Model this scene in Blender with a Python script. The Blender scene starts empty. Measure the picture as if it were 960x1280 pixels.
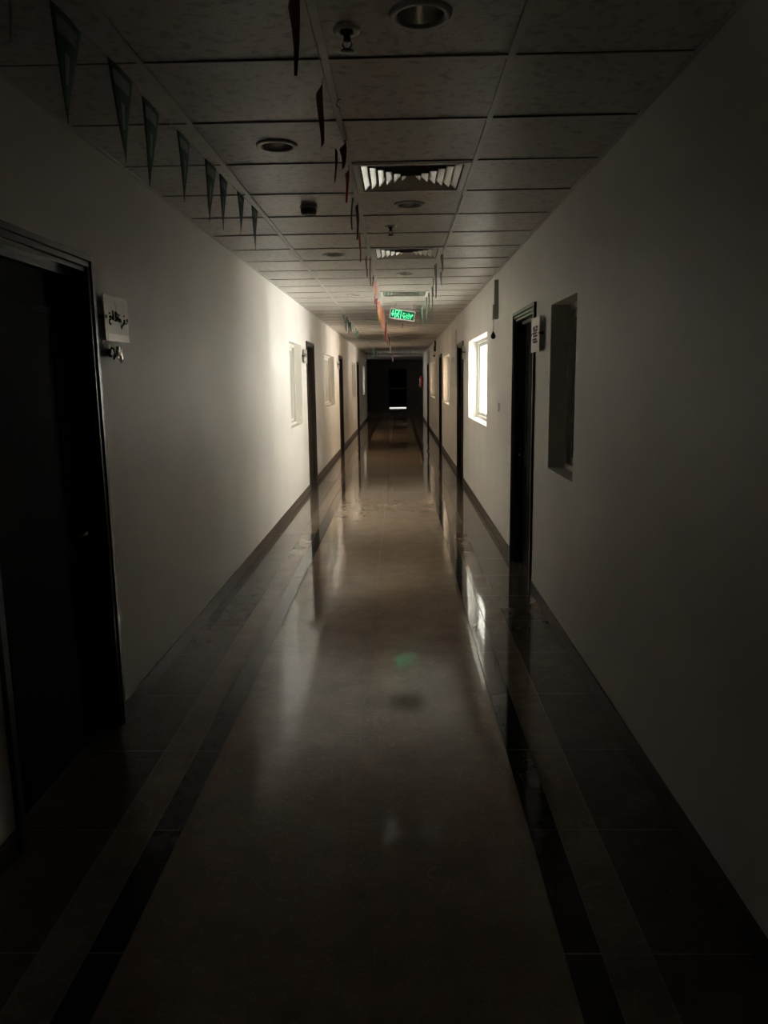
import bpy, bmesh, math, random
from mathutils import Vector, Matrix
random.seed(7)
C = bpy.context.scene.collection
S = bpy.context.scene
PI = math.pi

# ------------------------------------------------------------------ dimensions (metres)
XL, XR = -1.425, 1.045          # wall faces
WT = 0.20                       # wall thickness
HC = 2.80                       # suspended ceiling
HR = 3.20                       # slab above
Y0, Y1 = -3.0, 34.5             # corridor
P = 0.645                       # ceiling module
GX = [-0.89, -0.245, 0.40]      # long grid lines

# ------------------------------------------------------------------ materials
def mat(name, col, rough=0.5, spec=0.5, metal=0.0, coat=0.0, emit=None, estr=0.0):
    m = bpy.data.materials.new(name); m.use_nodes = True
    b = m.node_tree.nodes['Principled BSDF']
    b.inputs['Base Color'].default_value = (*col, 1)
    b.inputs['Roughness'].default_value = rough
    b.inputs['Specular IOR Level'].default_value = spec
    b.inputs['Metallic'].default_value = metal
    b.inputs['Coat Weight'].default_value = coat
    b.inputs['Coat Roughness'].default_value = 0.06
    if emit:
        b.inputs['Emission Color'].default_value = (*emit, 1)
        b.inputs['Emission Strength'].default_value = estr
    return m

def N(m, t, **kw):
    n = m.node_tree.nodes.new(t)
    for k, v in kw.items():
        if k in n.inputs: n.inputs[k].default_value = v
        else: setattr(n, k, v)
    return n

def lk(m, a, b): m.node_tree.links.new(a, b)

def vary(m, c1, c2, scale=8, detail=6, bump=0.0, bscale=40, bdist=0.002, stretch=(1, 1, 1), lo=0.35, hi=0.65, rough=None):
    """mottled base colour + fine bump, in object coordinates"""
    b = m.node_tree.nodes['Principled BSDF']
    tc = N(m, 'ShaderNodeTexCoord'); mp = N(m, 'ShaderNodeMapping')
    mp.inputs['Scale'].default_value = stretch
    lk(m, tc.outputs['Object'], mp.inputs['Vector'])
    n = N(m, 'ShaderNodeTexNoise', Scale=scale, Detail=detail)
    lk(m, mp.outputs['Vector'], n.inputs['Vector'])
    r = N(m, 'ShaderNodeValToRGB')
    r.color_ramp.elements[0].position = lo; r.color_ramp.elements[0].color = (*c1, 1)
    r.color_ramp.elements[1].position = hi; r.color_ramp.elements[1].color = (*c2, 1)
    lk(m, n.outputs['Fac'], r.inputs['Fac']); lk(m, r.outputs['Color'], b.inputs['Base Color'])
    if rough:
        mr = N(m, 'ShaderNodeMapRange')
        mr.inputs['To Min'].default_value = rough[0]; mr.inputs['To Max'].default_value = rough[1]
        lk(m, n.outputs['Fac'], mr.inputs['Value']); lk(m, mr.outputs['Result'], b.inputs['Roughness'])
    if bump:
        n2 = N(m, 'ShaderNodeTexNoise', Scale=bscale, Detail=3.0)
        lk(m, mp.outputs['Vector'], n2.inputs['Vector'])
        bp = N(m, 'ShaderNodeBump', Strength=bump, Distance=bdist)
        lk(m, n2.outputs['Fac'], bp.inputs['Height']); lk(m, bp.outputs['Normal'], b.inputs['Normal'])
    return m

WALLC = (0.66, 0.62, 0.53)
M = {}
M['wall'] = vary(mat('wall_paint', WALLC, 0.5, 0.35), (0.70, 0.685, 0.65), (0.77, 0.755, 0.715), scale=1.3, detail=5, bump=0.25, bscale=90, bdist=0.0012)
M['room'] = mat('room_paint', (0.86, 0.85, 0.81), 0.8)
M['room_floor'] = mat('room_floor_tile', (0.55, 0.50, 0.44), 0.4)
M['room_beige'] = mat('room_paint_beige', (0.74, 0.62, 0.46), 0.8)
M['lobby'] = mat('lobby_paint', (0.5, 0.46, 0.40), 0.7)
M['slab'] = mat('slab_concrete', (0.10, 0.095, 0.09), 0.9)
M['grid'] = vary(mat('ceiling_grid_metal', (0.5, 0.49, 0.46), 0.4), (0.46, 0.45, 0.42), (0.54, 0.53, 0.50), scale=3)
M['gap'] = mat('joint_gap', (0.22, 0.20, 0.18), 0.9)  # one colour for floor grout, ceiling joints and casing grooves

# vinyl-faced gypsum tile: worm-like embossing
m = mat('ceiling_tile', (0.5, 0.47, 0.43), 0.36, 0.35); M['tile'] = m
b = m.node_tree.nodes['Principled BSDF']
tc = N(m, 'ShaderNodeTexCoord')
n1 = N(m, 'ShaderNodeTexNoise', Scale=55.0, Detail=2.0, Distortion=1.6)
v1 = N(m, 'ShaderNodeTexVoronoi', Scale=46.0); v1.feature = 'DISTANCE_TO_EDGE'
n3 = N(m, 'ShaderNodeTexNoise', Scale=24.0, Detail=2.0)
for n in (n1, v1, n3): lk(m, tc.outputs['Object'], n.inputs['Vector'])
mu = N(m, 'ShaderNodeMath', operation='MULTIPLY')
lk(m, n1.outputs['Fac'], mu.inputs[0]); lk(m, v1.outputs['Distance'], mu.inputs[1])
bp = N(m, 'ShaderNodeBump', Strength=0.75, Distance=0.006)
lk(m, mu.outputs['Value'], bp.inputs['Height']); lk(m, bp.outputs['Normal'], b.inputs['Normal'])
r = N(m, 'ShaderNodeValToRGB')
r.color_ramp.elements[0].position = 0.33; r.color_ramp.elements[0].color = (0.33, 0.31, 0.28, 1)
r.color_ramp.elements[1].position = 0.47; r.color_ramp.elements[1].color = (0.49, 0.47, 0.435, 1)
lk(m, n3.outputs['Fac'], r.inputs['Fac']); lk(m, r.outputs['Color'], b.inputs['Base Color'])

def stone(name, c1, c2, vein, rough=0.09, scale=5.0, vstr=0.6, spec=0.5):
    m = mat(name, c1, rough, spec)
    b = m.node_tree.nodes['Principled BSDF']
    tc = N(m, 'ShaderNodeTexCoord')
    mp = N(m, 'ShaderNodeMapping'); mp.inputs['Scale'].default_value = (1, 1.0, 1)
    lk(m, tc.outputs['Object'], mp.inputs['Vector'])
    n = N(m, 'ShaderNodeTexNoise', Scale=scale, Detail=8.0, Roughness=0.65)
    lk(m, mp.outputs['Vector'], n.inputs['Vector'])
    r = N(m, 'ShaderNodeValToRGB')
    r.color_ramp.elements[0].position = 0.34; r.color_ramp.elements[0].color = (*c1, 1)
    r.color_ramp.elements[1].position = 0.66; r.color_ramp.elements[1].color = (*c2, 1)
    lk(m, n.outputs['Fac'], r.inputs['Fac'])
    w = N(m, 'ShaderNodeTexNoise', Scale=scale * 1.3, Detail=6.0, Distortion=2.2)
    lk(m, mp.outputs['Vector'], w.inputs['Vector'])
    a = N(m, 'ShaderNodeMath', operation='SUBTRACT'); a.inputs[1].default_value = 0.5
    ab = N(m, 'ShaderNodeMath', operation='ABSOLUTE')
    lk(m, w.outputs['Fac'], a.inputs[0]); lk(m, a.outputs[0], ab.inputs[0])
    r2 = N(m, 'ShaderNodeValToRGB')
    r2.color_ramp.elements[0].position = 0.0; r2.color_ramp.elements[0].color = (vstr, vstr, vstr, 1)
    r2.color_ramp.elements[1].position = 0.016; r2.color_ramp.elements[1].color = (0, 0, 0, 1)
    lk(m, ab.outputs[0], r2.inputs['Fac'])
    mx = N(m, 'ShaderNodeMixRGB'); mx.inputs['Color2'].default_value = (*vein, 1)
    lk(m, r2.outputs['Color'], mx.inputs['Fac']); lk(m, r.outputs['Color'], mx.inputs['Color1'])
    lk(m, mx.outputs['Color'], b.inputs['Base Color'])
    n2 = N(m, 'ShaderNodeTexNoise', Scale=2.2, Detail=1.0)
    lk(m, tc.outputs['Object'], n2.inputs['Vector'])
    bp = N(m, 'ShaderNodeBump', Strength=0.16, Distance=0.004)
    lk(m, n2.outputs['Fac'], bp.inputs['Height']); lk(m, bp.outputs['Normal'], b.inputs['Normal'])
    return m

M['f_mid'] = stone('floor_tile_tan', (0.26, 0.195, 0.145), (0.34, 0.26, 0.19), (0.60, 0.50, 0.40), 0.06, vstr=0.3)
M['f_brown'] = stone('floor_tile_brown', (0.17, 0.125, 0.09), (0.25, 0.19, 0.14), (0.36, 0.30, 0.23), 0.06)
M['f_dark'] = stone('floor_band_dark', (0.028, 0.022, 0.018), (0.05, 0.04, 0.033), (0.10, 0.08, 0.065), 0.06)
M['f_edge'] = stone('floor_tile_grey_brown', (0.09, 0.072, 0.058), (0.13, 0.105, 0.085), (0.2, 0.17, 0.14), 0.06)
M['skirt'] = stone('skirting_granite', (0.055, 0.036, 0.028), (0.11, 0.075, 0.058), (0.16, 0.12, 0.10), 0.45, scale=26, vstr=0.4, spec=0.3)

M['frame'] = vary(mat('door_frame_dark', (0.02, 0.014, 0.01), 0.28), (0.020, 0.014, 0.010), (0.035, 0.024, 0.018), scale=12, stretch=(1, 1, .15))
M['thresh'] = vary(mat('door_frame_sheen', (0.10, 0.085, 0.07), 0.25), (0.085, 0.07, 0.058), (0.12, 0.10, 0.085), scale=12, stretch=(1, 1, .15))  # lighter brown of the door thresholds
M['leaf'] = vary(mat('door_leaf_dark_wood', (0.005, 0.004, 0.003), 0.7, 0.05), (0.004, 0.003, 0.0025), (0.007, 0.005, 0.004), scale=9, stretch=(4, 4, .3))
M['steel'] = mat('brushed_steel', (0.45, 0.44, 0.42), 0.3, metal=1.0)
M['alu'] = mat('window_frame_aluminium', (0.62, 0.61, 0.57), 0.4)
M['alu_dark'] = mat('window_frame_brown', (0.07, 0.055, 0.045), 0.4)
M['film'] = vary(mat('pane_pale_film', (0.5, 0.5, 0.42), 0.3, coat=0.6), (0.45, 0.45, 0.38), (0.53, 0.53, 0.46), scale=2)
M['white'] = mat('white_plastic', (0.75, 0.74, 0.70), 0.4)
M['offwhite'] = vary(mat('aged_plastic', (0.4, 0.38, 0.33), 0.45), (0.33, 0.31, 0.27), (0.42, 0.40, 0.35), scale=10)
M['black'] = mat('black_plastic', (0.012, 0.011, 0.010), 0.4)
M['plenum'] = mat('duct_black', (0.008, 0.008, 0.008), 0.9)
M['louver'] = mat('louver_white', (0.62, 0.62, 0.58), 0.4)
M['vane'] = mat('vent_vane_aluminium', (0.52, 0.52, 0.51), 0.34, metal=1.0)
M['canmetal'] = mat('downlight_reflector', (0.7, 0.69, 0.66), 0.22, metal=0.8)
M['bronze'] = mat('handle_dark_bronze', (0.05, 0.04, 0.03), 0.35, metal=0.6)
M['strip'] = mat('white_strip_gloss', (0.85, 0.85, 0.82), 0.15, coat=1.0)
M['paper'] = mat('glint_white', (0.80, 0.80, 0.76), 0.7)  # white used only for the painted glint on the extinguisher
M['acrylic'] = vary(mat('acrylic_grey', (0.45, 0.43, 0.38), 0.18, coat=0.4), (0.50, 0.48, 0.43), (0.57, 0.55, 0.50), scale=4)
M['ink'] = mat('sign_ink', (0.02, 0.018, 0.018), 0.5)
M['ink_blue'] = mat('sign_ink_blue', (0.05, 0.045, 0.09), 0.5)
M['red'] = vary(mat('extinguisher_red', (0.30, 0.02, 0.015), 0.25, coat=0.5), (0.27, 0.018, 0.014), (0.32, 0.024, 0.018), scale=6)
M['sign_g'] = mat('exit_panel_green', (0.0, 0.05, 0.03), 0.4, emit=(0.0, 0.20, 0.075), estr=0.18)
M['sign_e'] = mat('exit_symbols_lit', (0.1, 0.6, 0.3), 0.4, emit=(0.10, 1.0, 0.36), estr=1.25)
M['curtain'] = vary(mat('curtain_brown', (0.42, 0.34, 0.25), 0.9), (0.38, 0.31, 0.22), (0.46, 0.38, 0.29), scale=20)
M['ground'] = mat('ground_outside', (0.6, 0.57, 0.5), 0.9)

# clear window glass: transparent with a fresnel reflection
m = bpy.data.materials.new('window_glass'); m.use_nodes = True; nt = m.node_tree
for n in list(nt.nodes): nt.nodes.remove(n)
o_ = N(m, 'ShaderNodeOutputMaterial'); mxs = N(m, 'ShaderNodeMixShader'); tr = N(m, 'ShaderNodeBsdfTransparent')
tr.inputs['Color'].default_value = (0.93, 0.95, 0.93, 1)
gl = N(m, 'ShaderNodeBsdfGlossy', Roughness=0.03); fr = N(m, 'ShaderNodeFresnel', IOR=1.35)
lk(m, fr.outputs[0], mxs.inputs[0]); lk(m, tr.outputs[0], mxs.inputs[1]); lk(m, gl.outputs[0], mxs.inputs[2]); lk(m, mxs.outputs[0], o_.inputs[0])
M['glass'] = m

# dusty, hazy glass of the lit windows: part of the daylight is scattered by the pane
def hazy(name, k, col):
    m = bpy.data.materials.new(name); m.use_nodes = True; nt = m.node_tree
    for n in list(nt.nodes): nt.nodes.remove(n)
    o_ = N(m, 'ShaderNodeOutputMaterial'); a = N(m, 'ShaderNodeMixShader'); b_ = N(m, 'ShaderNodeMixShader')
    tr = N(m, 'ShaderNodeBsdfTransparent'); tl = N(m, 'ShaderNodeBsdfTranslucent'); tl.inputs['Color'].default_value = (*col, 1)
    gl = N(m, 'ShaderNodeBsdfGlossy', Roughness=0.05); fr = N(m, 'ShaderNodeFresnel', IOR=1.3)
    a.inputs[0].default_value = k
    lk(m, tr.outputs[0], a.inputs[1]); lk(m, tl.outputs[0], a.inputs[2])
    lk(m, fr.outputs[0], b_.inputs[0]); lk(m, a.outputs[0], b_.inputs[1]); lk(m, gl.outputs[0], b_.inputs[2]); lk(m, b_.outputs[0], o_.inputs[0])
    return m
M['haze_w'] = hazy('window_glass_hazy', .64, (.92, .92, .88))
M['haze_b'] = hazy('window_glass_hazy_beige', .35, (.90, .80, .66))

# ------------------------------------------------------------------ mesh helpers
def box(bm, x0, x1, y0, y1, z0, z1, mi=0):
    vs = [bm.verts.new((x, y, z)) for x in (x0, x1) for y in (y0, y1) for z in (z0, z1)]
    for f in ((0, 1, 3, 2), (4, 6, 7, 5), (0, 4, 5, 1), (2, 3, 7, 6), (0, 2, 6, 4), (1, 5, 7, 3)):
        fc = bm.faces.new([vs[i] for i in f]); fc.material_index = mi

def lathe(bm, prof, n=32, center=(0, 0, 0), axis='z', mi=0, smooth=True):
    """prof: list of (r, h)"""
    rings = []
    for r, h in prof:
        ring = []
        for k in range(n):
            a = 2 * PI * k / n
            p = {'z': (r * math.cos(a), r * math.sin(a), h), 'x': (h, r * math.cos(a), r * math.sin(a)),
                 'y': (r * math.cos(a), h, r * math.sin(a))}[axis]
            ring.append(bm.verts.new(Vector(p) + Vector(center)))
        rings.append(ring)
    for a, b_ in zip(rings, rings[1:]):
        for k in range(n):
            f = bm.faces.new((a[k], a[(k + 1) % n], b_[(k + 1) % n], b_[k])); f.smooth = smooth; f.material_index = mi
    for ring in (rings[0], rings[-1]):
        if prof[rings.index(ring) if ring is rings[0] else -1][0] > 1e-5:
            pass
    return rings

def cap(bm, ring, mi=0):
    f = bm.faces.new(ring); f.material_index = mi

def tube(bm, pts, r, n=8, mi=0):
    pts = [Vector(p) for p in pts]; rings = []
    for i, p in enumerate(pts):
        d = (pts[min(i + 1, len(pts) - 1)] - pts[max(i - 1, 0)]).normalized()
        u = d.cross(Vector((0, 0, 1)));
        if u.length < 1e-3: u = d.cross(Vector((1, 0, 0)))
        u.normalize(); v = d.cross(u)
        rr = r[i] if isinstance(r, (list, tuple)) else r
        rings.append([bm.verts.new(p + u * rr * math.cos(2 * PI * k / n) + v * rr * math.sin(2 * PI * k / n)) for k in range(n)])
    for a, b_ in zip(rings, rings[1:]):
        for k in range(n):
            f = bm.faces.new((a[k], a[(k + 1) % n], b_[(k + 1) % n], b_[k])); f.smooth = True; f.material_index = mi
    cap(bm, rings[0], mi); cap(bm, rings[-1][::-1], mi)

def obj(name, bm, mats, parent=None, bevel=0.0, normals=True):
    if normals: bmesh.ops.recalc_face_normals(bm, faces=bm.faces[:])
    me = bpy.data.meshes.new(name); bm.to_mesh(me); bm.free()
    if not isinstance(mats, (list, tuple)): mats = [mats]
    for m_ in mats: me.materials.append(m_)
    o = bpy.data.objects.new(name, me); C.objects.link(o)
    if parent: o.parent = parent
    if bevel:
        md = o.modifiers.new('bevel', 'BEVEL'); md.width = bevel; md.segments = 2; md.limit_method = 'ANGLE'
    return o

def empty(name, loc=(0, 0, 0), rot=(0, 0, 0)):
    o = bpy.data.objects.new(name, None); C.objects.link(o); o.location = loc; o.rotation_euler = rot
    o.empty_display_size = 0.1
    return o

def thing(name, label, cat, loc=(0, 0, 0), rot=(0, 0, 0), group=None):
    o = empty(name, loc, rot); o['label'] = label; o['category'] = cat
    if group: o['group'] = group
    return o

def tag(o, label, cat, group=None):
    o['label'] = label; o['category'] = cat
    if group: o['group'] = group
    return o

def struct(name, bm, m_, **kw):
    o = obj(name, bm, m_, **kw); o['kind'] = 'structure'; return o

def sempty(name):
    o = empty(name); o['kind'] = 'structure'; return o

# ------------------------------------------------------------------ openings
# doors: (y0, y1, ztop)   windows: (y0, y1, z0, z1)
DL = [(2.56, 3.66, 2.28), (12.00, 13.02, 2.31), (18.45, 19.50, 2.30), (26.2, 27.3, 2.32)]
DR = [(6.02, 7.14, 2.27), (12.70, 13.90, 2.31), (19.12, 20.15, 2.32), (27.6, 28.7, 2.25)]
WL = [(10.16, 11.38, 1.09, 2.22), (14.87, 17.15, 1.19, 2.22), (23.5, 25.6, 1.20, 2.25), (30.4, 32.2, 1.15, 2.25)]  # last opening is added to let light into the far end
WR = [(4.655, 5.44, 1.07, 2.19), (9.32, 11.78, 1.13, 2.25), (16.28, 18.45, 1.165, 2.22), (22.8, 26.2, 1.15, 2.22)]

def wall_x(bm, x0, x1, ya, yb, ops, top):
    """wall slab between ya and yb with openings (y0,y1,z0,z1)"""
    y = ya
    for (a, b_, z0, z1) in sorted(ops):
        box(bm, x0, x1, y, a, 0, top)
        if z0 > 0: box(bm, x0, x1, a, b_, 0, z0)
        box(bm, x0, x1, a, b_, z1, top)
        y = b_
    box(bm, x0, x1, y, yb, 0, top)

bm = bmesh.new(); wall_x(bm, XL - WT, XL, Y0, Y1, [(a, b_, 0, z) for a, b_, z in DL] + WL, HR); struct('wall_left', bm, M['wall'])
bm = bmesh.new(); wall_x(bm, XR, XR + WT, Y0, Y1, [(a, b_, 0, z) for a, b_, z in DR] + WR, HR); struct('wall_right', bm, M['wall'])
bm = bmesh.new(); box(bm, -3.4, 5.6, Y0 - .2, Y0, 0, HR); struct('wall_back', bm, M['wall'])
# far lobby
YE = 47.8; EX0, EX1, EZ = -0.66, 0.47, 2.38
bm = bmesh.new()
box(bm, -3.2, XL - WT, Y1 - .2, Y1, 0, HR); box(bm, XR + WT, 3.2, Y1 - .2, Y1, 0, HR)
wall_x(bm, -3.2, -3.0, Y1, YE, [(38.4, 39.6, .9, 2.1)], HR); box(bm, 3.0, 3.2, Y1, YE, 0, HR)  # side opening added for the lobby fill lamp
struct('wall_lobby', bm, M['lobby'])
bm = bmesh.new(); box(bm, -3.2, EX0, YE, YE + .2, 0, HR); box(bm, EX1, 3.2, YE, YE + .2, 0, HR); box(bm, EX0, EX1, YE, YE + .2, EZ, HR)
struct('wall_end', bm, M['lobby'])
bm = bmesh.new(); box(bm, XL, XR, 34.3, 34.5, 2.715, HR); struct('trim_1', bm, M['wall'])   # shallow downstand where the corridor meets the lobby

# rooms behind the right-hand windows
def room(name, ya, yb, skies, m_, xo=5.0, z0=0.05, z1=2.45):
    bm = bmesh.new()
    box(bm, XR + WT, xo + .2, ya - .1, ya, 0, HR); box(bm, XR + WT, xo + .2, yb, yb + .1, 0, HR)
    wall_x(bm, xo, xo + .2, ya, yb, [(a, b_, z0, z1) for a, b_ in skies], HR)
    struct(name, bm, m_)

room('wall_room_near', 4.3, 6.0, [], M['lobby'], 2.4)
SKY_B = [(10.25, 10.85), (12.2, 13.5), (14.1, 15.4)]
SKY_C = [(17.2, 18.2), (18.9, 20.2)]
SKY_D = [(24.2, 25.4), (26.0, 27.2)]
room('wall_room_bright', 8.9, 15.7, SKY_B, M['room'])
room('wall_room_beige', 15.95, 20.5, SKY_C, M['room_beige'])
room('wall_room_far', 22.4, 27.5, SKY_D, M['room_beige'])
SKY_E = [(30.6, 32.0)]
bm = bmesh.new(); box(bm, -4.1, XL - WT, 29.6, 29.7, 0, HR); box(bm, -4.1, XL - WT, 33.6, 33.7, 0, HR)
wall_x(bm, -4.1, -3.9, 29.7, 33.6, [(30.6, 32.0, .6, 2.3)], HR); struct('wall_room_added', bm, M['room'])  # unseen room added on the left to hold the far-end lamp
bm = bmesh.new(); box(bm, -4.6, 5.6, Y0 - .2, YE + .2, HR, HR + .2); struct('ceiling_slab', bm, M['slab'])
bm = bmesh.new(); box(bm, XR + WT - .001, 5.2, 8.9, 27.5, 3.0, 3.05); struct('ceiling_rooms', bm, M['room'])

# ------------------------------------------------------------------ floor
bm = bmesh.new(); box(bm, -4.6, 5.6, Y0 - .2, YE + .2, -.12, -.004, 0); box(bm, XR + WT, 5.2, 8.9, 27.5, -.004, 0.0, 1)
box(bm, -3.0, XL - WT, Y1, YE, -.004, 0.0, 0); box(bm, XR + WT, 3.0, Y1, YE, -.004, 0.0, 0)
struct('floor_base', bm, [M['gap'], M['room_floor']])
bm = bmesh.new()
cols = [(XL - WT, -1.115, 3), (-1.115, -0.965, 1), (-0.965, -0.852, 2), (-0.852, -0.205, 0), (-0.205, 0.475, 0),
        (0.475, 0.588, 2), (0.588, 0.735, 1), (0.735, XR + WT, 3)]
TP = 0.645; g = 0.0024
for ci, (xa, xb, mi) in enumerate(cols):
    k0 = int((Y0 - 2.70) / TP) - 1
    off = 2.70
    for k in range(k0, 72):
        ya = max(off + k * TP, Y0); yb = min(off + (k + 1) * TP, YE)
        if yb - ya < .02: continue
        t = random.uniform(-1, 1) * .0007; s = random.uniform(-1, 1) * .0007
        if mi == 2: t *= .2
        c = [(xa + g, ya + g, -t - s), (xb - g, ya + g, t - s), (xb - g, yb - g, t + s), (xa + g, yb - g, -t + s)]
        f = bm.faces.new([bm.verts.new(p) for p in c]); f.material_index = mi
o = obj('floor', bm, [M['f_mid'], M['f_brown'], M['f_dark'], M['f_edge']], normals=False); o['kind'] = 'structure'

# skirting
def skirting(name, x0, x1, doors):
    bm = bmesh.new(); y = Y0
    for a, b_, _ in sorted(doors) + [(Y1, Y1, 0)]:
        box(bm, x0, x1, y, a, 0.0, 0.098); y = b_
    struct(name, bm, M['skirt'], bevel=0.002)
skirting('baseboard_left', XL - .002, XL + .010, DL)
skirting('baseboard_right', XR - .010, XR + .002, DR)

# ------------------------------------------------------------------ ceiling
vents = [(0, 2), (0, 6), (0, 11), (0, 18), (0, 26)]    # (column, row): tile [-0.245,0.40] x [2.9+k*P ...]
YB = 2.90
def ty(k): return YB + k * P
colx = [(XL - .02, GX[0]), (GX[0], GX[1]), (GX[1], GX[2]), (GX[2], XR + .02)]
lights = {(2, -1): 1, (1, 1): 1, (2, 3): 1, (2, 8): 1, (1, 6): 1, (1, 11): 1, (2, 14): 1, (1, 17): 1, (2, 21): 1}
RL = 0.078
bm = bmesh.new(); rng = random.Random(3)
kmin = int((Y0 - YB) / P) - 1; kmax = int((Y1 - YB) / P) + 1
for ci, (xa, xb) in enumerate(colx):
    for k in range(kmin, kmax):
        ya, yb = max(ty(k), Y0), min(ty(k + 1), Y1)
        if yb - ya < .02: continue
        if ci == 2 and any(k == v[1] for v in vents): continue
        z = HC + .003
        if (ci, k) in lights:
            cx, cy = (xa + xb) / 2, (ya + yb) / 2; n = 32
            ci_, co_ = [], []
            for q in range(n):
                a = 2 * PI * q / n + PI / 4; dx, dy = math.cos(a), math.sin(a)
                t = min((xb - xa) / 2 / max(abs(dx), 1e-6), (yb - ya) / 2 / max(abs(dy), 1e-6))
                ci_.append(bm.verts.new((cx + RL * dx, cy + RL * dy, z))); co_.append(bm.verts.new((cx + t * dx, cy + t * dy, z)))
            for q in range(n):
                bm.faces.new((ci_[q], co_[q], co_[(q + 1) % n], ci_[(q + 1) % n]))
        else:
            d = [rng.uniform(-.0012, .0012) for _ in range(4)]
            # slight sag of each tile gives the joints their uneven shadow
            bm.faces.new([bm.verts.new(p) for p in ((xa, ya, z + d[0]), (xa, yb, z + d[1]), (xb, yb, z + d[2]), (xb, ya, z + d[3]))])
struct('ceiling', bm, M['tile'])
bm = bmesh.new()
for k in range(kmin + 1, kmax):
    if Y0 < ty(k) < Y1 - .2:
        box(bm, XL, XR, ty(k) - .011, ty(k) + .011, HC - .002, HC + .012, 0)
        box(bm, XL, XR, ty(k) - .0155, ty(k) - .011, HC - .0005, HC + .012, 1)
for x in GX: box(bm, x - .012, x + .012, Y0, Y1 - .2, HC - .003, HC + .012, 0)
for x0, x1 in ((XL, XL + .022), (XR - .022, XR)): box(bm, x0, x1, Y0, Y1 - .2, HC - .003, HC + .012, 0)
o = struct('ceiling_grid', bm, [M['grid'], M['gap']])
bm = bmesh.new(); box(bm, -3.0, 3.0, Y1, YE, HC, HC + .02); struct('ceiling_lobby', bm, M['tile'])

# ------------------------------------------------------------------ doors
def reeded_casing(bm, ya, yb, zt, xf, s):
    """stepped casing; xf wall face, s = +1 when the corridor is towards +x"""
    steps = [(0.000, 0.026, 0.020, 0), (0.026, 0.032, 0.004, 1), (0.032, 0.052, 0.012, 0), (0.052, 0.058, -0.006, 1),
             (0.058, 0.074, 0.000, 0), (0.074, 0.100, -0.055, 0)]
    for a, b_, d, mi in steps:
        xs = sorted((xf + s * d, xf - s * 0.15))
        box(bm, xs[0], xs[1], ya + a, ya + b_, 0, zt - a, mi)
        box(bm, xs[0], xs[1], yb - b_, yb - a, 0, zt - a, mi)
        box(bm, xs[0], xs[1], ya + b_, yb - b_, zt - b_, zt - a, mi)

def door(n, ya, yb, zt, xf, s, hinge_near=True):
    r_ = sempty('door_%d' % n)
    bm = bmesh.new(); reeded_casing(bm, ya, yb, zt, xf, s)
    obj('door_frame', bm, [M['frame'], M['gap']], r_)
    bm = bmesh.new(); a, b_ = ya + .1, yb - .1; xs = sorted((xf - s * .085, xf - s * .125))
    box(bm, xs[0], xs[1], a, b_, 0.008, zt - .1)
    xp = sorted((xf - s * .085, xf - s * .079)); w = b_ - a     # raised mouldings round two panels
    for z0, z1 in ((0.18, 0.95), (1.10, zt - .25)):
        y0_, y1_ = a + .13, b_ - .13
        for q in ((y0_, y1_, z0, z0 + .03), (y0_, y1_, z1 - .03, z1), (y0_, y0_ + .03, z0 + .03, z1 - .03), (y1_ - .03, y1_, z0 + .03, z1 - .03)):
            box(bm, xp[0], xp[1], *q)
    lf = obj('door_leaf', bm, M['leaf'], r_, bevel=.002)
    bm = bmesh.new(); yh = b_ - .08 if hinge_near else a + .08; sg = -1 if hinge_near else 1
    lathe(bm, [(0.0001, 0), (.024, 0), (.024, .006), (.0001, .006)], 20, (min(xf - s * .085, xf - s * .079), yh, 1.02), 'x')
    tube(bm, [(xf - s * .08, yh, 1.02), (xf - s * .035, yh, 1.02), (xf - s * .03, yh + sg * .02, 1.02), (xf - s * .03, yh + sg * .12, 1.02)], .009, 10)
    obj('door_handle', bm, M['bronze'], lf)
    bm = bmesh.new(); xs = sorted((xf - s * .07, xf - s * .135)); box(bm, xs[0], xs[1], ya + .1, yb - .1, 0.0, 0.007)
    obj('threshold', bm, M['thresh'], r_)
n = 1
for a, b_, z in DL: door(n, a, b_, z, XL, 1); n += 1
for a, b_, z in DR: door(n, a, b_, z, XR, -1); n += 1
# end door of the lobby with daylight under it
r_ = sempty('door_9')
bm = bmesh.new()
for a, b_ in ((EX0, EX0 + .05), (EX1 - .05, EX1)): box(bm, a, b_, YE - .03, YE + .1, 0, EZ)
box(bm, EX0 + .05, EX1 - .05, YE - .03, YE + .1, EZ - .05, EZ)
obj('door_frame', bm, M['frame'], r_)
mid = (EX0 + EX1) / 2
for a, b_ in ((EX0 + .048, mid + .002), (mid, EX1 - .048)):
    bm = bmesh.new(); box(bm, a, b_, YE + .02, YE + .06, 0.045, EZ - .048); lf = obj('door_leaf', bm, M['leaf'], r_)
    bm = bmesh.new(); box(bm, a + .03, b_ - .03, YE - .02, YE - .002, 1.18, 1.215); box(bm, a + .03, a + .07, YE - .002, YE + .02, 1.17, 1.225); box(bm, b_ - .07, b_ - .03, YE - .002, YE + .02, 1.17, 1.225)
    obj('push_bar', bm, M['steel'], lf)

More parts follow.
